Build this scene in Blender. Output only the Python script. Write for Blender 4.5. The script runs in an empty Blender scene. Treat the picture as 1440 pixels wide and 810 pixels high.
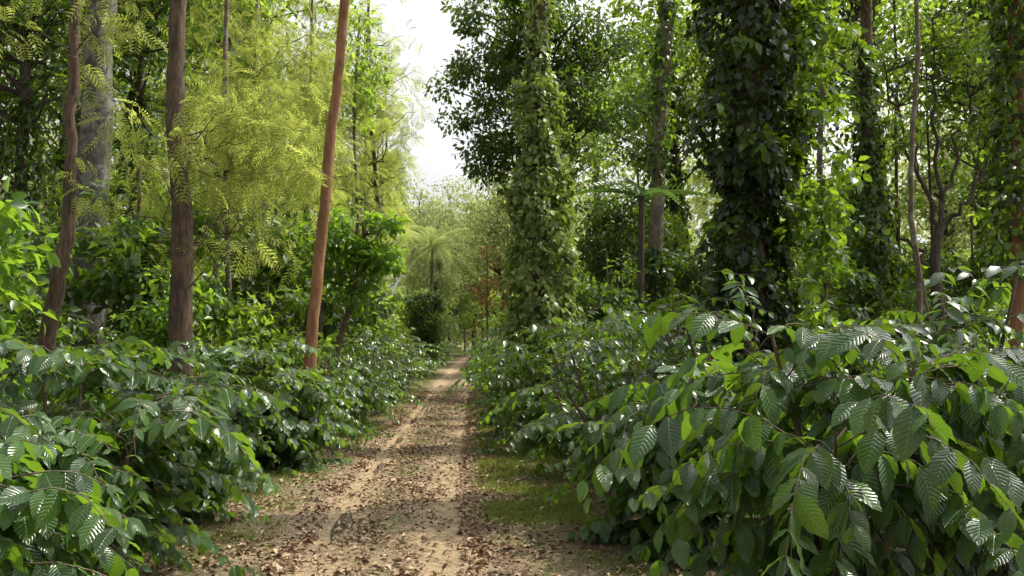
import bpy, math, numpy as np
from mathutils import Vector
rng=np.random.default_rng(7)
sc=bpy.context.scene
COL=sc.collection
# ---------------------------------------------------------------- helpers
def nrm(a):
    return a/np.maximum(np.linalg.norm(a,axis=-1,keepdims=True),1e-9)
def leaf_tpl(rows,w,fold=.25,droop=.25,ripple=0.0,peak=.45,base=.04):
    V=[];UV=[];F=[]
    for i in range(rows):
        t=i/(rows-1)
        if t<peak: p=math.sin(math.pi/2*(t/peak))**.8
        else: p=math.cos(math.pi/2*((t-peak)/(1-peak)))**.9
        hw=w*max(p,base if i==0 else .015)
        for c in (-1,0,1):
            z=fold*hw*abs(c)-droop*t*t
            if c and ripple: z+=ripple*(1 if i%2 else -1)
            V.append((c*hw,t,z)); UV.append((.5+c*.5,t))
    for i in range(rows-1):
        for c in range(2):
            a=i*3+c; F.append((a,a+1,a+4,a+3))
    return np.array(V,float),np.array(F,int),np.array(UV,float)
def frond_tpl(n,w,ll,droop=.3,up=.0,lw=.03):
    V=[];UV=[];F=[]
    def quad(a,b,c,d):
        k=len(V);V.extend([a,b,c,d]);UV.extend([(.3,0),(.7,0),(.7,1),(.3,1)]);F.append((k,k+1,k+2,k+3))
    for i in range(n):
        t0=i/n
        z0=-droop*t0*t0
        if i%2==0:
            t2=min(1,(i+2)/n);z2=-droop*t2*t2
            quad((-w,t0,z0),(w,t0,z0),(w,t2,z2),(-w,t2,z2))
        L=ll*(math.sin(math.pi*(.12+.85*t0))**.6)
        for s in (-1,1):
            a=(s*w,t0,z0)
            m=(s*L*.5,t0+L*.3,z0+up*L-.02)
            b=(s*L,t0+L*.6,z0-.25*L)
            quad(a,(m[0],m[1]-lw,m[2]),b,(m[0],m[1]+lw,m[2]))
    return np.array(V,float),np.array(F,int),np.array(UV,float)
def scatter(tpl,pos,Y,Z,size,tint):
    tv,tf,tu=tpl
    Y=nrm(Y);X=nrm(np.cross(Y,Z));Z=np.cross(X,Y)
    s=size[:,None,None]
    P=pos[:,None,:]+s*(tv[None,:,0:1]*X[:,None,:]+tv[None,:,1:2]*Y[:,None,:]+tv[None,:,2:3]*Z[:,None,:])
    N=len(pos);n=len(tv)
    F=(tf[None]+(np.arange(N)*n)[:,None,None]).reshape(-1,4)
    return P.reshape(-1,3),F,np.tile(tu,(N,1)),np.repeat(tint,n)
def join(chs):
    V=[];F=[];U=[];T=[];o=0
    for v,f,u,t in chs:
        V.append(v);F.append(f+o);U.append(u);T.append(t);o+=len(v)
    return np.concatenate(V),np.concatenate(F),np.concatenate(U),np.concatenate(T)
def mk_mesh(name,ch,mat,smooth=True):
    V,F,U,T=ch
    me=bpy.data.meshes.new(name)
    me.vertices.add(len(V));me.vertices.foreach_set("co",V.astype(np.float32).ravel())
    me.loops.add(F.size);me.loops.foreach_set("vertex_index",F.astype(np.int32).ravel())
    me.polygons.add(len(F));me.polygons.foreach_set("loop_start",np.arange(0,F.size,4,dtype=np.int32))
    me.update(calc_edges=True)
    uv=me.uv_layers.new(name="UVMap");uv.data.foreach_set("uv",U[F.ravel()].astype(np.float32).ravel())
    a=me.attributes.new("tint",'FLOAT','POINT');a.data.foreach_set("value",T.astype(np.float32))
    me.polygons.foreach_set("use_smooth",np.full(len(F),smooth))
    me.materials.append(mat)
    return me
def tube(pts,rad,sides=6,rough=0.0,r=None):
    pts=np.array(pts,float);rad=np.array(rad,float);n=len(pts)
    tg=np.gradient(pts,axis=0);tg=nrm(tg)
    ref=np.where(np.abs(tg[:,2:3])>.8,np.array([[1.,0,0]]),np.array([[0,0,1.]]))
    A=nrm(np.cross(tg,ref[n//2][None]));B=np.cross(tg,A)
    th=np.arange(sides)/sides*2*math.pi
    rr=rad[:,None]*(1+(rough*r.standard_normal((n,sides)) if rough else 0))
    V=pts[:,None,:]+rr[...,None]*(np.cos(th)[None,:,None]*A[:,None,:]+np.sin(th)[None,:,None]*B[:,None,:])
    i=np.arange(n-1)[:,None]*sides;j=np.arange(sides)[None,:];k=(j+1)%sides
    F=np.stack([i+j,i+k,i+k+sides,i+j+sides],-1).reshape(-1,4)
    U=np.stack([np.tile(th/6.28,n),np.repeat(np.arange(n)/n,sides)],-1)
    return V.reshape(-1,3),F,U,np.full(n*sides,.5)
def bent(p0,p1,n=6,sag=0.0,wob=0.0,r=rng):
    p0=np.array(p0,float);p1=np.array(p1,float);t=np.linspace(0,1,n)[:,None]
    P=p0+(p1-p0)*t;P[:,2]+=sag*np.sin(math.pi*t[:,0])
    if wob:
        w=r.normal(0,wob,(n,3));w[0]=w[-1]=0;P+=w
    return P
def smoothpath(keys,n):
    k=np.array(keys,float);t=np.linspace(0,len(k)-1,n);out=[]
    for tt in t:
        i=min(int(tt),len(k)-2);f=tt-i
        p0=k[max(i-1,0)];p1=k[i];p2=k[i+1];p3=k[min(i+2,len(k)-1)]
        out.append(.5*((2*p1)+(-p0+p2)*f+(2*p0-5*p1+4*p2-p3)*f*f+(-p0+3*p1-3*p2+p3)*f**3))
    return np.array(out)
def obj(name,data,parent=None,loc=None):
    o=bpy.data.objects.new(name,data);COL.objects.link(o)
    if parent: o.parent=parent
    if loc is not None:o.location=loc
    return o
def thing(name,parts,loc,label,cat,group=None,rotz=0,scale=1):
    e=obj(name,None,loc=loc);e.empty_display_size=.3
    e["label"]=label;e["category"]=cat
    if group:e["group"]=group
    e.rotation_euler[2]=rotz
    e.scale=(scale,scale,scale) if not hasattr(scale,'__len__') else scale
    for pn,me in parts: obj(pn,me,e)
    return e
# ---------------------------------------------------------------- materials
def NT(name):
    m=bpy.data.materials.new(name);m.use_nodes=True;nt=m.node_tree;nt.nodes.clear()
    return m,nt,nt.nodes,nt.links
def mixc(nd,lk,f,a,b,blend='MIX'):
    m=nd.new('ShaderNodeMix');m.data_type='RGBA';m.blend_type=blend
    for s,v in ((m.inputs[0],f),(m.inputs[6],a),(m.inputs[7],b)):
        if hasattr(v,'is_linked') : lk.new(v,s)
        else: s.default_value=v if not isinstance(v,tuple) else (v+(1,) if len(v)==3 else v)
    return m.outputs[2]
def math_(nd,lk,op,a,b=None,c=None,clamp=False):
    m=nd.new('ShaderNodeMath');m.operation=op;m.use_clamp=clamp
    for i,v in enumerate((a,b,c)):
        if v is None: continue
        if hasattr(v,'is_linked'): lk.new(v,m.inputs[i])
        else:m.inputs[i].default_value=v
    return m.outputs[0]
def maprange(nd,lk,v,a,b,c=0,d=1):
    m=nd.new('ShaderNodeMapRange');lk.new(v,m.inputs[0])
    m.inputs[1].default_value=a;m.inputs[2].default_value=b;m.inputs[3].default_value=c;m.inputs[4].default_value=d
    return m.outputs[0]
def noise(nd,lk,vec,scale,detail=4,rough=.55):
    n=nd.new('ShaderNodeTexNoise');n.inputs['Scale'].default_value=scale;n.inputs['Detail'].default_value=detail
    n.inputs['Roughness'].default_value=rough
    if vec is not None: lk.new(vec,n.inputs['Vector'])
    return n.outputs['Fac']
HAZE_TINT=(.33,.385,.215)  # aerial haze painted into the leaf colours, stronger with world Y
def leaf_mat(name,dark,light,trans,rough=.4,tf=.35,veins=False,haze=.6,spec=.5,tl=.75):
    m,nt,nd,lk=NT(name)
    at=nd.new('ShaderNodeAttribute');at.attribute_name='tint'
    ge=nd.new('ShaderNodeNewGeometry')
    c=mixc(nd,lk,at.outputs['Fac'],dark,light)
    bs=nd.new('ShaderNodeBsdfPrincipled') if spec else nd.new('ShaderNodeBsdfDiffuse')
    if veins:
        tc=nd.new('ShaderNodeTexCoord');sp=nd.new('ShaderNodeSeparateXYZ');lk.new(tc.outputs['UV'],sp.inputs[0])
        au=math_(nd,lk,'ABSOLUTE',math_(nd,lk,'SUBTRACT',sp.outputs[0],.5))
        mid=maprange(nd,lk,au,.0,.05,1,0)
        vv=math_(nd,lk,'SUBTRACT',math_(nd,lk,'MULTIPLY',sp.outputs[1],10.0),math_(nd,lk,'MULTIPLY',au,4.0))
        fr=math_(nd,lk,'PINGPONG',vv,.5)
        sv=maprange(nd,lk,fr,.0,.1,1,0)
        ln=math_(nd,lk,'MAXIMUM',mid,math_(nd,lk,'MULTIPLY',sv,.4))
        c=mixc(nd,lk,math_(nd,lk,'MULTIPLY',ln,.45),c,(.13,.20,.06))
        bp=nd.new('ShaderNodeBump');bp.inputs['Strength'].default_value=.5;bp.inputs['Distance'].default_value=.01
        hh=math_(nd,lk,'SUBTRACT',math_(nd,lk,'SQRT',fr),math_(nd,lk,'MULTIPLY',mid,.6))
        lk.new(hh,bp.inputs['Height']);lk.new(bp.outputs[0],bs.inputs['Normal'])
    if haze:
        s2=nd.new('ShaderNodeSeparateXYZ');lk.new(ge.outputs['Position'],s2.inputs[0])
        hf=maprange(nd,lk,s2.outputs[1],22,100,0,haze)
        c=mixc(nd,lk,hf,c,HAZE_TINT)
    if spec:
        lk.new(c,bs.inputs['Base Color']);bs.inputs['Roughness'].default_value=rough
        bs.inputs['Specular IOR Level'].default_value=spec
    else: lk.new(c,bs.inputs['Color'])
    ou=nd.new('ShaderNodeOutputMaterial')
    if tf:
        tr=nd.new('ShaderNodeBsdfTranslucent')
        tcx=mixc(nd,lk,at.outputs['Fac'],tuple(x*tl for x in trans),tuple(min(1,x*1.25) for x in trans))
        lk.new(tcx,tr.inputs['Color'])
        mx=nd.new('ShaderNodeMixShader');mx.inputs[0].default_value=tf
        lk.new(bs.outputs[0],mx.inputs[1]);lk.new(tr.outputs[0],mx.inputs[2])
        lk.new(mx.outputs[0],ou.inputs[0])
    else: lk.new(bs.outputs[0],ou.inputs[0])
    return m
def bark_mat(name,c1,c2,c3=None,scale=6,bump=.5,zs=.2):
    m,nt,nd,lk=NT(name)
    tc=nd.new('ShaderNodeTexCoord');mp=nd.new('ShaderNodeMapping');lk.new(tc.outputs['Object'],mp.inputs[0])
    mp.inputs['Scale'].default_value=(1,1,zs)
    n1=noise(nd,lk,mp.outputs[0],scale*4,5,.65);n2=noise(nd,lk,tc.outputs['Object'],2.6,5,.75)
    c=mixc(nd,lk,maprange(nd,lk,n1,.35,.65),c1,c2)
    if c3: c=mixc(nd,lk,maprange(nd,lk,n2,.5,.56,0,.85),c,c3)
    else: c=mixc(nd,lk,maprange(nd,lk,n2,.4,.7,0,.7),c,tuple(x*.5 for x in c1))
    bs=nd.new('ShaderNodeBsdfPrincipled');lk.new(c,bs.inputs['Base Color']);bs.inputs['Roughness'].default_value=.85
    bp=nd.new('ShaderNodeBump');bp.inputs['Strength'].default_value=bump;bp.inputs['Distance'].default_value=.03
    lk.new(n1,bp.inputs['Height']);lk.new(bp.outputs[0],bs.inputs['Normal'])
    ou=nd.new('ShaderNodeOutputMaterial');lk.new(bs.outputs[0],ou.inputs[0])
    return m
M_cof=leaf_mat('coffee_leaf',(.013,.038,.010),(.055,.125,.022),(.28,.50,.03),.25,.29,True,0,.65)
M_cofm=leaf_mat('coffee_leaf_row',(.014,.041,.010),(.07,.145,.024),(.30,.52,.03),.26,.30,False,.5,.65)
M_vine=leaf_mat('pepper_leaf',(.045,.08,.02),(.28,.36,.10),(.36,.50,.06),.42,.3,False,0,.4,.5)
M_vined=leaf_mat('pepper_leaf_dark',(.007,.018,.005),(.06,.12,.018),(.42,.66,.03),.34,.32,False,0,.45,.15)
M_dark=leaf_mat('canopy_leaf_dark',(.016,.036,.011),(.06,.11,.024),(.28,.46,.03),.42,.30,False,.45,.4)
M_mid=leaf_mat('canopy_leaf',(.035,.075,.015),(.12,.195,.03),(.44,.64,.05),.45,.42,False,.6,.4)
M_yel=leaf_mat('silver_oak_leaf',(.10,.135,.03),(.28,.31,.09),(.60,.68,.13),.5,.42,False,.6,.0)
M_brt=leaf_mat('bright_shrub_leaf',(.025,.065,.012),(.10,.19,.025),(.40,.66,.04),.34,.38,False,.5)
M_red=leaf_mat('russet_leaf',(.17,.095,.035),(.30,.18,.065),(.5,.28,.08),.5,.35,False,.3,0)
M_far=leaf_mat('far_leaf_haze_tint',(.11,.16,.055),(.28,.33,.13),(.50,.58,.18),.6,.38,False,.8,0)  # pale base colour stands in for haze over far foliage
M_ban=leaf_mat('banana_leaf',(.05,.10,.025),(.09,.16,.04),(.18,.32,.05),.45,.3,False,0)
M_gras=leaf_mat('grass_blade',(.09,.13,.03),(.27,.30,.08),(.3,.38,.06),.5,.3,False,0,0)
M_lit=leaf_mat('dry_leaf',(.13,.078,.046),(.48,.36,.245),(.2,.1,.05),.7,0,False,0,0)
B_brown=bark_mat('bark_brown',(.045,.031,.02),(.18,.115,.068),None,6,.9)
B_dark=bark_mat('bark_dark',(.04,.03,.022),(.12,.09,.065),None,6,.8)
B_red=bark_mat('bark_red_brown',(.22,.095,.042),(.39,.20,.10),None,5,.6)
B_pale=bark_mat('bark_pale_lichen',(.08,.058,.04),(.17,.13,.085),(.24,.22,.17),5,.7)
B_grey=bark_mat('bark_grey',(.04,.034,.027),(.11,.095,.078),(.20,.19,.16),4,.8,.35)
B_stem=bark_mat('coffee_wood',(.09,.065,.04),(.20,.15,.10),None,10,.4)
# ---------------------------------------------------------------- world, sun, camera
S=Vector((.60,.34,.98)).normalized()
elev=math.asin(S.z);rot=math.atan2(S.x,S.y)
w=bpy.data.worlds.new("World");sc.world=w;w.use_nodes=True
nt=w.node_tree;bg=nt.nodes['Background']
sk=nt.nodes.new('ShaderNodeTexSky');sk.sky_type='NISHITA';sk.sun_disc=False
sk.sun_elevation=elev;sk.sun_rotation=rot;sk.dust_density=6;sk.air_density=1.0
hs=nt.nodes.new('ShaderNodeHueSaturation');hs.inputs['Saturation'].default_value=.08;hs.inputs['Value'].default_value=1.85
nt.links.new(sk.outputs[0],hs.inputs['Color']);nt.links.new(hs.outputs[0],bg.inputs['Color'])
bg.inputs['Strength'].default_value=.15
sl=bpy.data.lights.new('sun','SUN');sl.energy=5;sl.angle=math.radians(.5);sl.color=(1,.92,.75)
so=obj('sun',sl);so.rotation_euler=S.to_track_quat('Z','Y').to_euler();so.location=(20,20,40)
cam=bpy.data.cameras.new('camera');cam.lens=35;cam.sensor_width=36;cam.clip_end=1500
co=obj('camera',cam,loc=(0,0,1.6));co.rotation_euler=(math.radians(90+2.87),0,0);sc.camera=co
sc.view_settings.view_transform='Standard';sc.view_settings.look='None';sc.view_settings.exposure=0
# ---------------------------------------------------------------- ground and path
_py=[-5,0,7,10,18,35,56,75,95,130];_px=[-.5,-.65,-.92,-1.12,-1.42,-2.0,-2.65,-3.1,-2.2,3]
def pc(y): return np.interp(y,_py,_px)
def H(x,y):
    d=np.abs(x-pc(y));k=np.clip((d-2.2)/3,0,1);k=k*k*(3-2*k)
    f=np.clip(1-(np.hypot(x,y)-60)/40,0,1)
    return k*f*(.10+.07*np.sin(x*.9+1.3*np.sin(y*.4))+.06*np.sin(y*.7+x*.3))
def grid(xs,ys,zf,uvf):
    X,Y=np.meshgrid(xs,ys);Z=zf(X,Y);V=np.stack([X,Y,Z],-1).reshape(-1,3)
    n=len(xs);i=np.arange(len(ys)-1)[:,None]*n;j=np.arange(n-1)[None]
    F=np.stack([i+j,i+j+1,i+j+1+n,i+j+n],-1).reshape(-1,4)
    return V,F,uvf(X,Y).reshape(-1,2),np.zeros(len(V))
m,nt,nd,lk=NT('forest_floor')
tc=nd.new('ShaderNodeTexCoord')
n1=noise(nd,lk,tc.outputs['Object'],.6,5,.6);n2=noise(nd,lk,tc.outputs['Object'],18,5,.7)
vo=nd.new('ShaderNodeTexVoronoi');vo.inputs['Scale'].default_value=22;lk.new(tc.outputs['Object'],vo.inputs['Vector'])
c=mixc(nd,lk,maprange(nd,lk,n2,.3,.7),(.045,.03,.018),(.15,.10,.062))
c=mixc(nd,lk,math_(nd,lk,'MULTIPLY',maprange(nd,lk,vo.outputs['Distance'],.1,.5,.6,0),.6),c,(.24,.17,.11))
c=mixc(nd,lk,maprange(nd,lk,n1,.45,.6,0,.75),c,(.05,.075,.015))
bs=nd.new('ShaderNodeBsdfPrincipled');lk.new(c,bs.inputs['Base Color']);bs.inputs['Roughness'].default_value=.95
bp=nd.new('ShaderNodeBump');bp.inputs['Distance'].default_value=.05;lk.new(n2,bp.inputs['Height']);lk.new(bp.outputs[0],bs.inputs['Normal'])
ou=nd.new('ShaderNodeOutputMaterial');lk.new(bs.outputs[0],ou.inputs[0]);M_ground=m
g=np.linspace(-1,1,221);gx=np.sign(g)*(np.abs(g)*30+np.abs(g)**4*370)
gch=grid(gx,gx+20,H,lambda X,Y:np.stack([X,Y],-1))
go=obj('ground',mk_mesh('ground',gch,M_ground));go["kind"]="structure"
m,nt,nd,lk=NT('dirt_path')
tc=nd.new('ShaderNodeTexCoord');sp=nd.new('ShaderNodeSeparateXYZ');lk.new(tc.outputs['UV'],sp.inputs[0])
ob=tc.outputs['Object']
nb=noise(nd,lk,ob,.8,5,.6);nf=noise(nd,lk,ob,14,6,.75);nm=noise(nd,lk,ob,2.6,6,.68);nff=noise(nd,lk,ob,60,3,.6)
dirt=mixc(nd,lk,maprange(nd,lk,nf,.35,.65),(.28,.20,.11),(.53,.40,.24))
dirt=mixc(nd,lk,maprange(nd,lk,nff,.45,.72,0,.65),dirt,(.18,.12,.068))
vo=nd.new('ShaderNodeTexVoronoi');vo.inputs['Scale'].default_value=34;vo.inputs['Randomness'].default_value=1;lk.new(ob,vo.inputs['Vector'])
svc=nd.new('ShaderNodeSeparateXYZ');lk.new(vo.outputs['Color'],svc.inputs[0])
litc=mixc(nd,lk,svc.outputs[0],(.085,.052,.032),(.35,.255,.165))
gr=mixc(nd,lk,maprange(nd,lk,nf,.4,.6),(.10,.125,.03),(.22,.215,.08))
ax=math_(nd,lk,'ABSOLUTE',sp.outputs[0])
trk=math_(nd,lk,'ABSOLUTE',math_(nd,lk,'SUBTRACT',ax,.45))
wob=math_(nd,lk,'ADD',trk,math_(nd,lk,'MULTIPLY',math_(nd,lk,'SUBTRACT',nm,.5),.8))
lf=maprange(nd,lk,wob,.10,.30,.03,.92)
c=mixc(nd,lk,lf,dirt,litc)
edge=math_(nd,lk,'ADD',ax,math_(nd,lk,'MULTIPLY',math_(nd,lk,'SUBTRACT',nb,.5),1.3))
c=mixc(nd,lk,math_(nd,lk,'MULTIPLY',maprange(nd,lk,edge,.8,1.1),maprange(nd,lk,nm,.42,.58,.1,.8)),c,gr)
ctr=math_(nd,lk,'MULTIPLY',maprange(nd,lk,ax,.0,.2,1,0),maprange(nd,lk,nb,.44,.6,0,.6))
c=mixc(nd,lk,ctr,c,gr)
c=mixc(nd,lk,maprange(nd,lk,ax,1.2,1.6),c,(.12,.085,.045))
bs=nd.new('ShaderNodeBsdfPrincipled');lk.new(c,bs.inputs['Base Color']);bs.inputs['Roughness'].default_value=.95
bp=nd.new('ShaderNodeBump');bp.inputs['Distance'].default_value=.05;bp.inputs['Strength'].default_value=.9
lk.new(math_(nd,lk,'ADD',nf,math_(nd,lk,'MULTIPLY',nff,.5)),bp.inputs['Height']);lk.new(bp.outputs[0],bs.inputs['Normal'])
ou=nd.new('ShaderNodeOutputMaterial');lk.new(bs.outputs[0],ou.inputs[0]);M_path=m
us=np.linspace(-1.9,1.9,40);ys=np.linspace(-4,110,400)
U_,Y_=np.meshgrid(us,ys)
n=len(us);i=np.arange(len(ys)-1)[:,None]*n;j=np.arange(n-1)[None]
F=np.stack([i+j,i+j+1,i+j+1+n,i+j+n],-1).reshape(-1,4)
zz=.03+.012*np.sin(U_*5+.4*np.sin(Y_))*np.sin(Y_*.9)**2-.024*np.exp(-((np.abs(U_)-.45)/.18)**2)-.016*np.clip((np.abs(U_)-1.4)/.5,0,1)
V=np.stack([pc(Y_)+U_,Y_,zz],-1).reshape(-1,3)
po=obj('path',mk_mesh('path',(V,F,np.stack([U_,Y_],-1).reshape(-1,2),np.zeros(len(V))),M_path));po["kind"]="structure"
# ---------------------------------------------------------------- leaf litter and grass
T_lit=leaf_tpl(3,.24,.7,.3)
N=110000
y=3.5+26*rng.random(N)**1.5;u=rng.normal(0,1,N);u=np.where(rng.random(N)<.80,np.sign(u)*(.58+np.abs(u)*.7),u*.28)
dn=.5+.5*np.sin(y*1.7+3*np.sin(u*2.3+y*.7))*np.sin(u*3.1+2*np.sin(y*1.3))
keep=rng.random(N)<(.16+.5*dn**1.3);y=y[keep];u=u[keep];N=len(y)
x=pc(y)+u;z=H(x,y)+.034
Yd=np.stack([rng.normal(0,1,N),rng.normal(0,1,N),rng.normal(0,.3,N)],-1);Zd=np.stack([rng.normal(0,.6,N),rng.normal(0,.6,N),np.ones(N)],-1)
lo=obj('leaf_litter',mk_mesh('leaf_litter',scatter(T_lit,np.stack([x,y,z],-1),Yd,Zd,rng.uniform(.02,.085,N),rng.random(N)**1.2),M_lit));lo["kind"]="stuff";lo["label"]="dry brown fallen leaves along the dirt path";lo["category"]="leaf litter"
T_gr=leaf_tpl(3,.06,.3,.35,peak=.2,base=.5)
ch=[]
def grass(n,yr,ur,hmax,th=-.5):
    nc=n//14
    cy=rng.uniform(*yr,nc);cu=rng.uniform(*ur,nc)
    kp=(np.sin(cy*1.7+2*np.sin(cu*3))+np.sin(cy*3.9+cu*4)+rng.normal(0,.7,nc))>th;cy=cy[kp];cu=cu[kp];nc=len(cy)
    y=np.repeat(cy,14)+rng.normal(0,.07,nc*14);x=pc(y)+np.repeat(cu,14)+rng.normal(0,.07,nc*14);k=len(y)
    Yd=np.stack([rng.normal(0,.7,k),rng.normal(0,.7,k),np.full(k,.7)],-1);Zd=np.stack([rng.normal(0,1,k),rng.normal(0,1,k),np.full(k,.3)],-1)
    ch.append(scatter(T_gr,np.stack([x,y,H(x,y)+.025],-1),Yd,Zd,rng.uniform(.03,hmax+.02,k),rng.random(k)))
grass(38000,(8.5,18),(.82,1.75),.06,-.5);grass(22000,(7,18),(-2.1,-.85),.05,0);grass(9000,(14,45),(.8,1.3),.08);grass(9000,(14,45),(-1.4,-.8),.08);grass(5000,(5,20),(-.22,.2),.03,0);grass(4000,(5,9),(1.1,2.1),.05)
gro=obj('grass',mk_mesh('grass',join(ch),M_gras));gro["kind"]="stuff";gro["label"]="short green grass tufts beside the dirt path";gro["category"]="grass"
# ---------------------------------------------------------------- coffee bushes
T_hi=leaf_tpl(8,.265,.14,.26,.018);T_md=leaf_tpl(4,.25,.25,.25);T_lo=leaf_tpl(3,.27,.35,.2)
def coffee(name,r,Hh,R,nb,tpl,ll,mat,droop=.45,stems=4,lgap=.07,lowf=.3,loose=0):
    W=[];L=[]
    st=[]
    for s in range(stems):
        a=s/stems*6.28+r.uniform(-.5,.5);q=r.uniform(.2,.8);top=np.array([math.cos(a)*R*q,math.sin(a)*R*q,Hh*r.uniform(.55,1.04)])
        P=smoothpath([(math.cos(a)*.06,math.sin(a)*.06,-.05),(math.cos(a)*.14,math.sin(a)*.14,Hh*.35),top*[.75,.75,.75],top],9)
        st.append(P);W.append(tube(P,np.linspace(.028,.008,9),6))
    nlow=int(nb*lowf)
    for b in range(nb+nlow):
        low=b>=nb
        P=st[r.integers(stems)];t=(r.uniform(.1,.45) if low else .15+.85*r.random()**.8)*7.9;i=int(t);p0=P[i]+(P[i+1]-P[i])*(t-i)
        zt=p0[2]/Hh
        a=r.uniform(0,6.283);d=np.array([math.cos(a),math.sin(a),0])
        Lb=R*r.uniform(.45,1.2+loose*.3)*(.9 if zt<.65 else .9-.45*(zt-.65)/.35)
        s=np.linspace(0,1,8)[:,None]
        up=r.uniform(.2,.9+loose*.6)*(.5 if low else 1);P2=p0+d*s*Lb+np.array([0,0,1])*(up*Lb*s-(up*.55+droop*r.uniform(.1,1.3))*Lb*s*s)
        P2[1:]+=r.normal(0,.012,(7,3))
        P2[:,2]=np.maximum(P2[:,2],.10)
        W.append(tube(P2,np.linspace(.006,.002,8),3))
        k=max(4,int(Lb/lgap));ss=np.linspace(.2,1,k)
        pp=np.stack([np.interp(ss,s[:,0],P2[:,q]) for q in range(3)],-1)
        tg=nrm(np.gradient(pp,axis=0));side=nrm(np.cross(tg,np.array([[0,0,1.]])))
        bt=r.normal(0,.12)
        for sg in (-1,1):
            Yd=sg*side*.9+tg*r.uniform(.2,.7)+np.array([0,0,-1])*(droop*.9*r.uniform(.3,1.8))+r.normal(0,.25,(k,3))
            Zd=np.array([0,0,1.])+sg*side*.2+d*.2+r.normal(0,.33,(k,3))
            sz=ll*r.uniform(.6,1.2,k)*(1-.45*np.clip((ss-.8)/.2,0,1))
            ti=np.clip(bt+r.normal(.36,.27,k)+.6*np.clip((ss-.85)/.15,0,1)*r.random(k),0,1)
            m_=r.random(k)<(1-.25*loose)
            L.append(scatter(tpl,pp[m_],Yd[m_],Zd[m_],sz[m_],ti[m_]))
    return [('stem',mk_mesh(name+'_stem',join(W),B_stem)),('foliage',mk_mesh(name+'_foliage',join(L),mat))]
R_=lambda s:np.random.default_rng(s)
near=[coffee('coffee_near_a',R_(1),1.85,1.15,88,T_hi,.215,M_cof,.75,7,.095,.2,.5),
      coffee('coffee_near_b',R_(2),1.75,.95,95,T_hi,.17,M_cof,.5,6,.08,.4,.5),
      coffee('coffee_near_c',R_(3),1.3,.85,110,T_hi,.17,M_cof,.55,6,.078,.5,.3)]
rowm=[coffee('coffee_row_%d'%k,R_(10+k),1.65+.12*k,.92,72,T_md,.16,M_cofm,.45,6,.08,.3,.8) for k in range(3)]
sparse=coffee('coffee_sparse',R_(21),1.75,1.1,55,T_md,.14,M_cofm,.35,5,.08,.1,1)
GC="coffee bushes lining the plantation path"
def cb(parts,x,y,sc_=1,label="dark green glossy coffee bush beside dirt path"):
    thing('coffee_bush',parts,(x,y,float(H(x,y))),label,'coffee bush',GC,rng.uniform(0,6.28),sc_)
cb(near[0],1.9,5.8,.98,"large coffee bush with drooping ribbed leaves beside path")
cb(near[0],3.3,6.8,.88,"large coffee bush with drooping ribbed leaves beside path")
cb(near[1],-2.75,6.2,.93,"sunlit coffee bush with shiny leaves at path edge")
cb(near[2],-2.3,3.75,.93,"low coffee bush with glossy leaves at path edge")
cb(near[2],-3.5,5.0,1.1,"low coffee bush with glossy leaves at path edge")
cb(near[1],-4.2,7.4,.93)
cb(near[2],-3.2,8.4,1.08)
cb(near[1],-3.3,10.6,.92)
cb(near[2],-2.8,12.3,.95)
cb(near[2],1.45,7.8,1.1)
cb(sparse,.95,9.3,.92,"loose coffee bush with thin arching twigs beside path")
cb(sparse,2.1,9.6,1.05,"loose coffee bush with thin arching twigs beside path")
cb(rowm[2],1.7,11.0,.95);cb(rowm[0],.9,11.6,.95);cb(rowm[1],1.6,13.2,1.0)
cb(rowm[1],.55,13.8,.98);cb(sparse,1.3,15.6,1.0)
cb(rowm[2],.25,16.0,.9);cb(rowm[0],.05,18.2,.9)
cb(rowm[1],-2.8,14.3,.74);cb(rowm[2],-2.65,16.3,.7);cb(rowm[0],-2.8,18.4,.8);cb(sparse,-2.75,20.4,.85)
yy=22.4
while yy<70:
    cb(rowm[rng.integers(3)] if rng.random()<.75 else sparse,pc(yy)-1.65+rng.normal(0,.12),yy,rng.uniform(.7,.95))
    cb(rowm[rng.integers(3)] if rng.random()<.7 else sparse,pc(yy)+1.55+rng.normal(0,.12),yy-2.2,rng.uniform(.7,1.02))
    yy+=2.0+yy*.025
for row in range(1,4):
    yy=7.5+row*.8
    while yy<(26 if row<3 else 18):
        cb(rowm[rng.integers(3)],pc(yy)-2.1-2.0*row+rng.normal(0,.3),yy+rng.normal(0,.4),rng.uniform(.78,1.02),"green coffee bush under the shade trees")
        yy+=2.8+yy*.04
for row in range(1,7):
    yy=7.6+row*1.0
    while yy<30:
        x=pc(yy)+2.3+2.0*row+rng.normal(0,.3)
        if abs(x)/yy<.62: cb(rowm[rng.integers(3)],x,yy+rng.normal(0,.4),rng.uniform(.75,1.1),"green coffee bush under the shade trees")
        yy+=2.6+yy*.045
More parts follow.
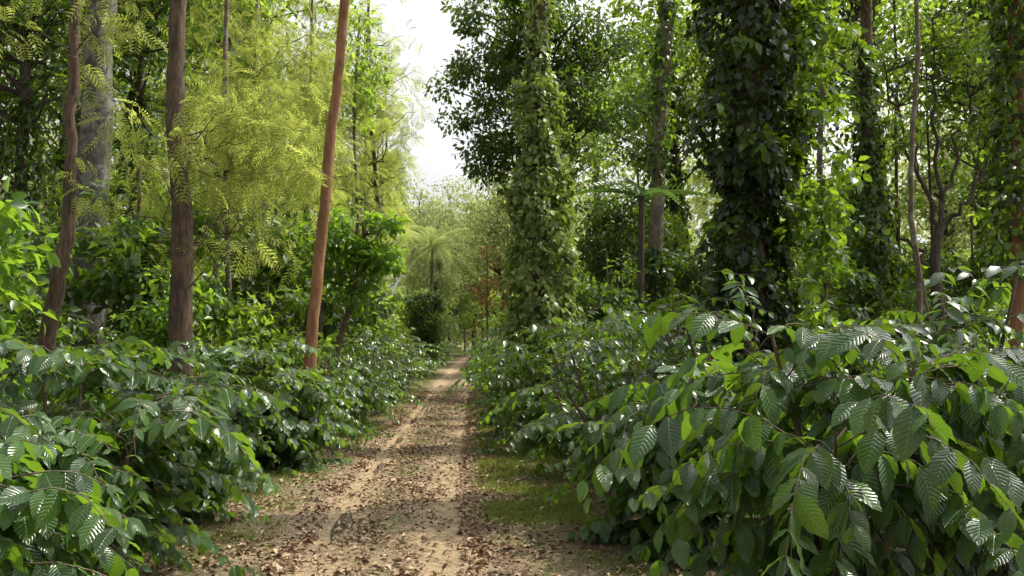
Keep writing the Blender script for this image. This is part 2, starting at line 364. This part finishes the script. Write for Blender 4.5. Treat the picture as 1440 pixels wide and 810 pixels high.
# ---------------------------------------------------------------- trees
T_vine=leaf_tpl(4,.34,.2,.25,peak=.32,base=.2)
T_fr=frond_tpl(6,.010,.38,.35,.1,.045)
T_palm=frond_tpl(26,.008,.28,.75,.15,.012)
T_ban=frond_tpl(16,.012,.15,.8,.1,.045)
def clump(r,c,rad,n,tpl,sz,up=.8,droop=.2,flat=.7,tm=.42):
    d=nrm(r.standard_normal((n,3)));q=r.random(n)**.45
    off=d*q[:,None]*rad*np.array([1,1,flat]);p=c+off
    Yd=d*.8+r.normal(0,.5,(n,3))+np.array([0,0,-droop]);Zd=np.array([0,0,up])+r.normal(0,.5,(n,3))+d*.3
    ti=np.clip(r.normal(tm,.25,n)+r.normal(0,.15),0,1)
    return scatter(tpl,p,Yd,Zd,sz*r.uniform(.65,1.25,n),ti)
def crown(r,cen,rad,nc,n,cr,tpl,sz,attach,W,droop=.2,br=.03,hollow=.6,sag=.2):
    L=[]
    d=nrm(r.standard_normal((nc,3)));q=r.random(nc)**hollow
    cs=np.array(cen)+d*q[:,None]*np.array(rad)
    for c in cs:
        L.append(clump(r,c,cr*r.uniform(.55,1.3),int(n*r.uniform(.5,1.4)),tpl,sz,droop=droop))
        if attach is not None:
            i=np.argmin(np.abs(attach[:,2]-(c[2]-.5*abs(rad[0])*r.uniform(.3,1))));a=attach[i]
            W.append(tube(bent(a,c,6,sag*.5*r.uniform(-.3,1),.08,r),np.linspace(br,br*.25,6),5))
    return L
def vinecol(r,P,rad,z0,z1,n,sz,tpl=T_vine,lump=.3,tmul=1):
    z=r.uniform(z0,z1,n);th=r.uniform(0,6.283,n)
    cx=np.interp(z,P[:,2],P[:,0]);cy=np.interp(z,P[:,2],P[:,1])
    rr=np.interp(z,[z0,z0+.4,(z0+z1)/2,z1-1,z1],[rad*.9,rad,rad*1.05,rad*.85,rad*.4])
    rr=rr*(1+lump*(np.sin(3*th+z*1.9)*np.sin(z*2.3+th)+.5*np.sin(z*5.1+2*th)+.35*np.sin(z*9.7+5*th)))*(.72+.38*r.random(n)**.6)
    o=np.stack([np.cos(th),np.sin(th),np.zeros(n)],-1)
    p=np.stack([cx,cy,z],-1)+o*rr[:,None]
    Yd=o*.5+np.array([0,0,-.7])+r.normal(0,.45,(n,3));Zd=o*.8+np.array([0,0,.6])+r.normal(0,.45,(n,3))
    return scatter(tpl,p,Yd,Zd,sz*r.uniform(.55,1.3,n),r.random(n)*tmul)
def sprigs(r,P,rad,z0,z1,k,n,sz,cr=.3,arange=(0,6.283),reach=(.9,1.45),tm=.42):
    L=[]
    for _ in range(k):
        z=r.uniform(z0,z1);a=r.uniform(*arange);R=rad*r.uniform(*reach)
        c=np.array([np.interp(z,P[:,2],P[:,0])+math.cos(a)*R,np.interp(z,P[:,2],P[:,1])+math.sin(a)*R,z])
        L.append(clump(r,c,cr*r.uniform(.6,1.3),n,T_vine,sz,droop=.5,tm=tm))
    return L
def trunkpath(keys,r0,r1,r,n=26,sides=14,rough=.04,flare=1.35):
    P=smoothpath(keys,n);P[1:-1]+=r.normal(0,.012,(n-2,3))
    rad=np.linspace(r0,r1,n);rad[0]*=flare;rad[1]*=1+(flare-1)*.4
    return P,tube(P,rad,sides,rough,r)
def addtree(name,loc,wood,wmat,crownl,cmat,label,cat='tree',vine=None,vmat=None,group=None):
    parts=[('trunk',mk_mesh(name+'_trunk',join(wood),wmat))]
    if crownl: parts.append(('crown',mk_mesh(name+'_crown',join(crownl),cmat)))
    if vine: parts.append(('vine_foliage',mk_mesh(name+'_vine',join(vine),vmat)))
    return parts,thing(name,parts,(loc[0],loc[1],float(H(loc[0],loc[1]))-.03),label,cat,group)
# -- slender curved brown trunk tree
r=R_(31);P,t=trunkpath([(-.05,0,0),(-.02,0,.9),(.02,0,1.6),(.14,0,2.3),(.24,0,3.0),(.22,0,3.8),(.28,0,5.6),(.5,0,9)],.12,.05,r,34)
W=[t];L=crown(r,(.6,0,9.0),(1.4,1.4,1.4),10,60,.6,T_fr,.26,P,W,.5)
L+=crown(r,(.2,.3,5.4),(1.3,1.0,.7),8,16,.32,T_fr,.24,P,W,.5,.01)
addtree('silver_oak_tree',(-5.6,12),W,B_brown,L,M_yel,"slender tree with curving dark brown trunk")
# -- big grey trunk
r=R_(32);P,t=trunkpath([(0,0,0),(.0,0,3),(.1,0,7),(.2,0,12),(.1,0,17)],.36,.22,r,rough=.05)
W=[t];L=crown(r,(0,0,14),(3.5,3.5,3),26,110,1.0,T_lo,.22,P,W,.2,.06)
addtree('shade_tree',(-8.3,19.5),W,B_grey,L,M_mid,"tall thick grey lichen spotted shade tree")
# -- brown straight trunk with feathery sprays
r=R_(33);P,t=trunkpath([(0,0,0),(-.02,0,1.5),(-.03,0,3),(-.13,0,4.3),(-.12,0,6),(-.1,0,11)],.15,.08,r,rough=.06)
W=[t]
L=crown(r,(.25,.2,3.7),(1.5,1.3,1.3),24,22,.38,T_fr,.25,P,W,.6,.010,.8)
L+=crown(r,(0,0,10),(2.0,2.0,1.8),12,60,.7,T_fr,.28,P,W,.5)
addtree('silver_oak_tree',(-3.97,12),W,B_brown,L,M_yel,"straight dark brown trunk with feathery yellow green sprays")
# -- leaning red brown trunk
r=R_(34);P,t=trunkpath([(0,0,0),(.07,0,1.6),(.2,0,3.2),(.36,0,4.9),(.47,0,6.4),(.7,0,12)],.09,.06,r,rough=.03,flare=1.2)
W=[t];L=crown(r,(.8,.3,12.5),(1.8,1.8,2.),12,70,.7,T_fr,.28,P,W,.5)
addtree('silver_oak_tree',(-2.88,14),W,B_red,L,M_yel,"leaning slender reddish brown trunk beside coffee bushes")
# -- feathery silver oaks further in
for k,(x,y,hh,zc,rz) in enumerate([(-4.9,17.5,13,4.9,2.0),(-5.6,22,14,6.8,3.2),(-9.8,29,15,8.5,3.2),(-6.2,30,17,9,4.2)]):
    r=R_(40+k);P,t=trunkpath([(0,0,0),(r.normal(0,.15),0,hh*.4),(r.normal(0,.2),0,hh)],.05,.03,r)
    W=[t];L=crown(r,(0,0,zc),(1.9+.15*min(k,2),1.5,rz),50,25,.6+.05*min(k,3),T_fr,.28+.02*min(k,3),P,W,.6,.012,.75)
    L+=crown(r,(0,0,hh-1),(1.4,1.4,2.2),12,50,.6,T_fr,.30,P,W,.5,.02)
    addtree('silver_oak_tree',(x,y),W,B_pale,L,M_yel,"silver oak with drooping feathery yellow green foliage")
# -- central pepper vine tree
r=R_(50);P,t=trunkpath([(0,0,0),(.02,0,3),(-.02,0,5),(.0,0,7),(.1,0,11)],.15,.10,r)
V_=[vinecol(r,P,.42,.3,4.9,7200,.105,lump=.26),vinecol(r,P,.27,4.4,6.3,1700,.10,lump=.35),vinecol(r,P,.18,6.0,8,500,.10)]
V_+=sprigs(r,P,.42,.8,5.8,50,22,.105,.16,(0,6.283),(.85,1.35))
W=[t];L=crown(r,(0,0,10.2),(1.6,1.6,1.3),9,100,.6,T_lo,.16,P,W)
addtree('pepper_vine_tree',(.43,15),W,B_brown,L,M_mid,"tall trunk wrapped in olive green pepper vine leaves",'tree',V_,M_vine)
# -- dark crown tree behind
r=R_(51);P,t=trunkpath([(0,0,0),(.1,0,3),(.3,0,6),(.1,0,9),(0,0,12)],.2,.09,r)
W=[t];L=crown(r,(-.05,0,9.2),(2.9,2.2,3.2),110,160,.66,T_lo,.17,P,W,.3,.05,.5)
L+=crown(r,(-1.5,0,7.1),(.9,1.2,1.1),12,130,.45,T_lo,.16,P,W,.3,.03,.45)
addtree('shade_tree',(.8,28),W,B_dark,L,M_dark,"shade tree with dense dark green crown above path")
# -- big dark vine tree on near right
r=R_(52);P,t=trunkpath([(0,0,0),(.0,0,2),(.05,0,4),(.1,0,6),(.1,0,11)],.24,.15,r)
V_=[vinecol(r,P,.38,.3,3.8,5200,.115,lump=.42,tmul=.45),vinecol(r,P,.47,3.2,7.5,7200,.115,lump=.46,tmul=.45),vinecol(r,P,.4,7,9,900,.14)]
V_+=sprigs(r,P,.5,1.2,6.8,30,26,.12,.19,(0,6.283),(.9,1.6))
V_+=sprigs(r,P,.5,1.6,6.6,70,18,.12,.16,(-1.3,.8),(1.1,2.3),.9)  # right-hand sprigs tinted lighter, the sunlit side put into leaf colour
for _ in range(26):
    z=r.uniform(1.8,6.2);a=r.uniform(-1.3,1.1);i=np.argmin(abs(P[:,2]-z))
    V_.append(tube(bent(P[i],P[i]+np.array([math.cos(a),math.sin(a),.25])*r.uniform(.7,1.1),6,.08,.03,r),np.linspace(.012,.004,6),4))
W=[t];L=crown(r,(0,0,9.8),(2.0,2.0,1.2),16,120,.6,T_lo,.17,P,W)
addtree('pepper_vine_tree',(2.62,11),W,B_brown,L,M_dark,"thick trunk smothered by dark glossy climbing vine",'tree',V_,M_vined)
# sunlit shrub next to it
r=R_(53);P,t=trunkpath([(0,0,0),(.05,0,1.2),(.1,0,2.6)],.04,.015,r,10,8)
W=[t];L=crown(r,(.0,0,2.6),(.5,.5,1.0),24,24,.24,T_md,.12,P,W,.4,.010)
addtree('understory_shrub',(3.45,11.2),W,B_stem,L,M_brt,"leafy sunlit shrub growing beside vine covered trunk",'shrub')
# -- unseen tree, added to cast shade on the near right bushes
r=R_(58);P,t=trunkpath([(0,0,0),(.1,0,3),(0,0,6),(.1,0,10)],.17,.09,r)
W=[t];L=crown(r,(-1.4,-.3,9.0),(2.4,2.2,1.2),20,85,.55,T_lo,.17,P,W,.2,.03)
addtree('shade_tree',(8.2,8.6),W,B_brown,L,M_mid,"unseen added tree with light spreading crown shading coffee bushes")
# -- brown trunk with some climber
r=R_(54);P,t=trunkpath([(0,0,0),(.02,0,3),(.15,0,6),(.35,0,9.5),(.4,0,15)],.18,.11,r,rough=.05)
V_=[vinecol(r,P,.4,.3,3.6,2000,.14),vinecol(r,P,.26,5,9.5,1100,.13)]+sprigs(r,P,.35,3,8,20,20,.13,.22)
W=[t];L=crown(r,(.4,0,12.8),(2.6,2.6,2.0),20,120,.8,T_lo,.18,P,W)
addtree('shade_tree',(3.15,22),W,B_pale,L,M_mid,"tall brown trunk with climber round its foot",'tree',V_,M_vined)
# -- round dark tree
r=R_(55);P,t=trunkpath([(0,0,0),(.1,0,2),(.05,0,4.5)],.12,.05,r,12,8)
W=[t];L=crown(r,(0,0,4.3),(1.15,1.1,1.35),36,160,.5,T_lo,.13,P,W,.2,.03,.4)
addtree('round_crown_tree',(2.6,25),W,B_brown,L,M_dark,"small tree with dense rounded dark green crown")
# -- round dark bush at the path end
r=R_(56);P,t=trunkpath([(0,0,0),(0,0,1),(.05,0,2.2)],.08,.04,r,8,8)
W=[t];L=crown(r,(0,0,2.35),(.78,.7,1.05),54,170,.36,T_lo,.12,P,W,.2,.03,.4)
L+=crown(r,(0,0,1.1),(.6,.6,.7),20,150,.36,T_lo,.12,P,W,.2,.03,.4)
addtree('round_bush',(-3.4,39),W,B_brown,L,M_dark,"dense rounded dark green bush beside path end",'bush')
# -- broadleaf small tree beside path
r=R_(57);P,t=trunkpath([(-.55,0,0),(-.5,0,1.0),(-.25,0,2.0),(0,0,2.9),(.1,0,3.9)],.08,.03,r,14,8)
W=[t,tube(bent((-.5,0,.9),(-.9,.1,2.7),6,.1,.05,r),np.linspace(.05,.02,6),6),tube(bent((-.3,0,1.8),(.3,0,3.0),6,.15,.05,r),np.linspace(.045,.015,6),6)]
L=crown(r,(.05,0,3.2),(.98,.9,1.25),54,44,.30,T_md,.16,P,W,.35,.015,.6)
addtree('broadleaf_tree',(-3.1,20),W,B_stem,L,M_brt,"small tree with broad bright green leaves and leaning trunk")
# -- bright shrubs at left
for k,(x,y,hh) in enumerate([(-4.95,9.0,2.9),(-6.3,11.2,3.0)]):
    r=R_(60+k);P,t=trunkpath([(0,0,0),(.1,0,1.4),(.0,0,hh)],.05,.02,r,10,8)
    W=[t];L=crown(r,(0,0,hh*.80),(.75,.75,.85),24,20,.28,T_md,.17,P,W,.4,.012)
    addtree('understory_shrub',(x,y),W,B_stem,L,M_brt,"tall shrub with large bright green leaves",'shrub')
# -- right side trunks
r=R_(70);P,t=trunkpath([(0,0,0),(.1,0,3),(0,0,6),(.1,0,11)],.16,.1,r)
V_=[vinecol(r,P,.38,.3,5.4,3600,.13,lump=.4),vinecol(r,P,.24,5,7.5,900,.13)]+sprigs(r,P,.42,1.5,6,40,26,.13,.24,(0,6.283),(.9,1.9))
W=[t];L=crown(r,(0,0,10),(2.6,2.6,1.8),16,100,.7,T_lo,.18,P,W)
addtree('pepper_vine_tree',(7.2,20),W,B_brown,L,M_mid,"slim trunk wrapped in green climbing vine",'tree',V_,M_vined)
r=R_(71);P,t=trunkpath([(0,0,0),(.06,0,2),(-.06,0,4),(.12,0,6.5),(.0,0,10)],.055,.03,r)
W=[t];L=crown(r,(0,0,9.2),(1.2,1.2,1.0),8,100,.6,T_lo,.15,P,W)
addtree('young_shade_tree',(6.5,16),W,B_pale,L,M_mid,"thin straight pale trunk with small high crown")
r=R_(72);P,t=trunkpath([(.25,0,0),(.0,0,1.8),(-.15,0,3.0),(0,0,4.1)],.14,.10,r,16,12)
W=[t];ends=[]
for a,b in [((0,0,4.0),(-1.1,.2,7.8)),((0,0,4.0),(-.2,-.3,8.6)),((0,0,4.0),(.9,.2,8.2)),((0,0,3.9),(1.9,0,6.8)),((-.1,0,3.0),(-1.6,.3,5.6))]:
    q=bent(a,b,12,-.25,.10,r);W.append(tube(q,np.linspace(.06,.02,12),8));ends.append(q)
    for _ in range(2):
        p=q[r.integers(4,10)];W.append(tube(bent(p,p+r.normal(0,.6,3)+np.array([0,0,.7]),6,.1,.05,r),np.linspace(.022,.006,6),5))
AT=np.concatenate(ends);L=crown(r,(.2,0,8.0),(3.0,2.4,2.3),40,70,.65,T_lo,.17,AT,W,.2,.02)
addtree('branching_shade_tree',(9.5,22),W,B_dark,L,M_mid,"dark forked tree with limbs fanning upward")
r=R_(73);P,t=trunkpath([(0,0,0),(.0,0,2),(.05,0,4),(0,0,9)],.1,.07,r)
V_=[vinecol(r,P,.25,2.3,7.0,2400,.11,lump=.45)]+sprigs(r,P,.3,2.5,6.5,26,24,.11,.2)
W=[t];L=crown(r,(0,0,9),(2.2,2.0,1.0),11,90,.5,T_lo,.17,P,W)
addtree('pepper_vine_tree',(6.1,12),W,B_red,L,M_mid,"reddish trunk with climbing vine above bare base",'tree',V_,M_vined)
# -- banana plant
r=R_(80);P,t=trunkpath([(0,0,0),(0,0,2),(.05,0,4.7)],.10,.06,r,10,10)
a=np.array([.1,2.9,3.5,5.2,1.6,2.5]);el=np.array([.5,.6,.1,.4,1.2,1.1]);k=len(a);o=np.stack([np.cos(a),np.sin(a)*.9,np.zeros(k)],-1)
ban=scatter(T_ban,np.tile([[.05,0,4.65]],(k,1))+o*.05,o+np.array([0,0,1])*el[:,None],np.array([[0,0,1.]])-o*.3+r.normal(0,.4,(k,3)),np.array([1.3,1.7,1.4,1.1,1.2,1.2]),r.random(k))
thing('banana_plant',[('trunk',mk_mesh('banana_trunk',t,B_dark)),('crown',mk_mesh('banana_crown',ban,M_ban))],(2.75,21.3,0),"banana plant with long arching broad green leaves",'banana plant')
# -- palm far along the path
r=R_(81);P,t=trunkpath([(0,0,0),(.1,0,3),(.2,0,7.0)],.12,.08,r,12,10)
k=22;a=r.uniform(0,6.28,k);o=np.stack([np.cos(a),np.sin(a),np.zeros(k)],-1)
pl=scatter(T_palm,np.tile([[.2,0,7.0]],(k,1)),o+np.array([0,0,1])*r.uniform(-.3,1.6,(k,1)),np.array([[0,0,1.]])-o*.3+r.normal(0,.2,(k,3)),r.uniform(2.2,3.0,k),r.random(k)*.5)
pp=[('trunk',mk_mesh('palm_trunk',t,B_pale)),('crown',mk_mesh('palm_crown',pl,M_far))]
thing('palm_tree',pp,(-5.0,60,0),"slender palm with feathery fronds near path end",'palm tree')
# ---------------------------------------------------------------- generic woodland trees
def gen(seed,hh,cz,rad,nc,n,cr,tpl,sz,wm,cm,r0=.2,vine=False,low=None):
    r=R_(seed);P,t=trunkpath([(0,0,0),(r.normal(0,.15),r.normal(0,.15),hh*.35),(r.normal(0,.3),r.normal(0,.2),hh*.7),(r.normal(0,.3),0,hh)],r0,r0*.35,r,20,10)
    W=[t];L=crown(r,(0,0,cz),rad,nc,n,cr,tpl,sz,P,W,.3,r0*.25)
    if low: L+=crown(r,(0,0,low[0]),low[1],low[2],n,cr*.8,tpl,sz,P,W,.4,r0*.12)
    ps=[('trunk',mk_mesh('wood%d'%seed,join(W),wm)),('crown',mk_mesh('crown%d'%seed,join(L),cm))]
    if vine: ps.append(('vine_foliage',mk_mesh('vine%d'%seed,join([vinecol(r,P,.4,.4,hh*.55,2200,.19,T_lo,.4)]),M_vined)))
    return ps
G_broad=gen(101,17,12.5,(3.2,3.2,4),44,90,1.0,T_lo,.25,B_grey,M_mid,.2,False,(5.5,(2,2,2.5),16))
G_oak=gen(102,17,10.5,(2.0,2.0,6.8),58,24,.8,T_fr,.44,B_dark,M_yel,.12)
G_vine=gen(103,14,10,(2.8,2.8,4),46,90,.95,T_lo,.23,B_dark,M_dark,.2,True)
G_thin=gen(104,14,12,(1.8,1.8,2.5),18,80,.8,T_lo,.23,B_pale,M_mid,.10,False,(5,(1.2,1.2,2.5),7))
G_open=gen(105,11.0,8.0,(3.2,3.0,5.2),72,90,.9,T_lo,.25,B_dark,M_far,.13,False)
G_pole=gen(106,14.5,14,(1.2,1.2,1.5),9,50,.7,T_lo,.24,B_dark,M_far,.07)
LB={0:"tall grey trunked shade tree with broad green crown",1:"tall silver oak with yellow green feathery crown",2:"tall tree with climbing vine and dark crown",3:"thin straight pale trunk tree with small crown",4:"shade tree with open pale green crown",5:"slender bare poled tree with tiny high crown"}
NM=['shade_tree','silver_oak_tree','pepper_vine_tree','young_shade_tree','shade_tree','young_shade_tree']
GS=[G_broad,G_oak,G_vine,G_thin,G_open,G_pole]
def wt(k,x,y,s=1):
    thing(NM[k],GS[k],(x,y,float(H(x,y))-.03),LB[k],'tree',"shade trees in the plantation woodland",rng.uniform(0,6.28),s)
for k,x,y,s in [(2,-11.2,22,.9),(2,-13.5,26,1.1),(2,-9.6,25,1.0),(0,-13,30,1),(0,-11,34,1),(2,-16,36,1.1),(0,-8.8,33,1.0),(1,-7.8,38,1),(3,-5.9,38,1),(0,-13,44,1),(1,-9.6,47,1),
    (4,-17,48,1.1),(1,-20,42,1),(4,-11,56,1.2),(4,-13,62,1.1),(4,-10.5,74,1.1),(4,-20,74,1.2),
    (1,-6.3,44,1.1),(1,-7.7,52,1.15),(1,-8.6,66,1.15),
    (3,-7.2,24.5,.9),(0,-15,18,.9),
    (3,4.6,30,1),(2,5.6,35,1),(2,7.5,32,1),(0,10.5,30,1),(2,12.2,25,1),(3,11.8,21,.9),(1,9,41,1),(0,14,38,1),(3,16,32,1),(2,17.5,36,1.1),(4,19,44,1.1),(3,8.2,26,1),
    (0,4.0,46,1),(0,8,48,1.1),(4,2.2,62,1.0),(0,12,46,1.1),(4,4,76,1),(3,6,46,1),(0,14.5,28,1),(2,24,40,1.1),(0,2.4,42,.8),(4,1,56,1.0),(2,10.8,37,1.1),(0,19,36,1.1),
    (4,-.5,64,1.05),(4,-1.5,80,1.2),(4,11,82,1.1),(4,-5.5,88,1.2),(4,-8.6,92,1.3),(4,-3.6,92,1.25),(4,.6,92,1.4),(4,-5.6,76,.95),(4,1.5,74,1.2),(4,-2.6,84,1.05),
    (5,-8,28,1),(5,-10.5,38,1),(5,-7.4,50,.95),
    (5,9.8,27,1),(5,11.4,29,1),(5,6.6,29,.95),(5,13.5,24,.9),(5,15.5,27,1),(5,8.6,36,1),(5,15.6,37,1)]:
    wt(k,x,y,s)
# -- understory shrubs
def shrub(seed,hh,R,cm,sz,tpl=T_md,nc=30,n=70,cr=.42):
    r=R_(seed);P,t=trunkpath([(0,0,0),(.05,0,hh*.4),(0,0,hh)],.05,.02,r,10,8);W=[t]
    L=crown(r,(0,0,hh*.6),(R,R,hh*.4),nc,n,cr,tpl,sz,P,W,.4,.012)
    return [('stem',mk_mesh('shrubw%d'%seed,join(W),B_stem)),('foliage',mk_mesh('shrubl%d'%seed,join(L),cm))]
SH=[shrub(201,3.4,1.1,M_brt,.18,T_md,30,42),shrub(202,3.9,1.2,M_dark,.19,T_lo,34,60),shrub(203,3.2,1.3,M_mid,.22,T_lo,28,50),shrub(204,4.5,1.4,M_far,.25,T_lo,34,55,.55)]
SL=["leafy bright green understory shrub","dense dark green understory shrub","green understory shrub beneath shade trees","pale haze-tinted shrub beneath distant trees"]
def sh(k,x,y,s=1):
    thing('understory_shrub',SH[k],(x,y,float(H(x,y))),SL[k],'shrub',"understory shrubs in the woodland",rng.uniform(0,6.28),s)
for k,x,y,s in [(1,-6.9,12.8,.8),(1,-7.2,13.5,.95),(0,-4.9,14.5,.75),(1,-6.4,17,1.15),(2,-4.3,17.5,.8),(1,-8.8,15.5,1.1),(1,-5.0,21,1.25),(0,-7.4,21,1.2),(1,-4.9,25,1.3),(2,-4.6,29,1),(1,-6.8,27,1.5),(1,-10.5,19,1.2),(1,-12,25,1.4),(2,-9.5,29,1.4),
    (2,-5.6,36,1),(2,-8,36,1.4),(1,-12,36,1.4),(2,-6,44,1.2),(3,-10,50,1.4),(2,-6.5,62,1.4),(1,-15,31,1.4),(0,-11.5,14.6,.9),
    (1,4.4,16.5,.85),(1,5.6,19,.95),(1,1.9,20,.85),(1,3.9,26,1.1),(1,1.6,26,.95),(1,6,26,1.3),(2,9,24,.8),(1,11.5,22.5,.85),(1,13,28,1.3),(2,15,30,1.2),(2,2.0,34,1.2),(2,4,40,1.5),(2,1.2,46,1.2),(2,7,44,1.7),(2,10,34,1.5),(2,13,38,1.6),(2,1.0,58,1.5),(3,1.8,70,1.4),
    (1,17,34,1.4),(2,18.5,31,1.2),(2,20,38,1.6),(1,8.4,23,.9),(1,9.8,19,.7),(2,12.5,31,1.5),
    (2,-5.8,72,1.6),(2,-3.2,86,1.8),(3,-.8,82,1.3),(3,.8,90,1.5),(3,-4.5,94,1.5),(2,.2,66,1.5),(2,-5.4,56,1.3)]:
    sh(k,x,y,s)
rs=shrub(210,5.2,.9,M_red,.2,T_lo,18,18,.34)
thing('russet_shrub',rs,(-1.05,41,0),"tall sparse shrub with brownish orange leaves near path end",'shrub',None,1.0,1.05)
# -- distant forest mass
r=R_(300);L=[]
for k in range(1300):
    a=r.uniform(-.60,.60);d=r.uniform(98,135);x=math.sin(a)*d;y=math.cos(a)*d
    z=r.uniform(.5,16+2*math.sin(a*17)+1.5*math.sin(a*41)+7*min(1,abs(a+.07)*3))
    L.append(clump(r,np.array([x,y,z]),r.uniform(1.4,2.8),30,T_lo,1.0,droop=.2))
fo=obj('distant_forest',mk_mesh('distant_forest',join(L),M_far));fo["kind"]="stuff";fo["label"]="haze-tinted pale green woodland beyond the plantation";fo["category"]="forest"
print('polys',sum(len(me.polygons) for me in bpy.data.meshes))
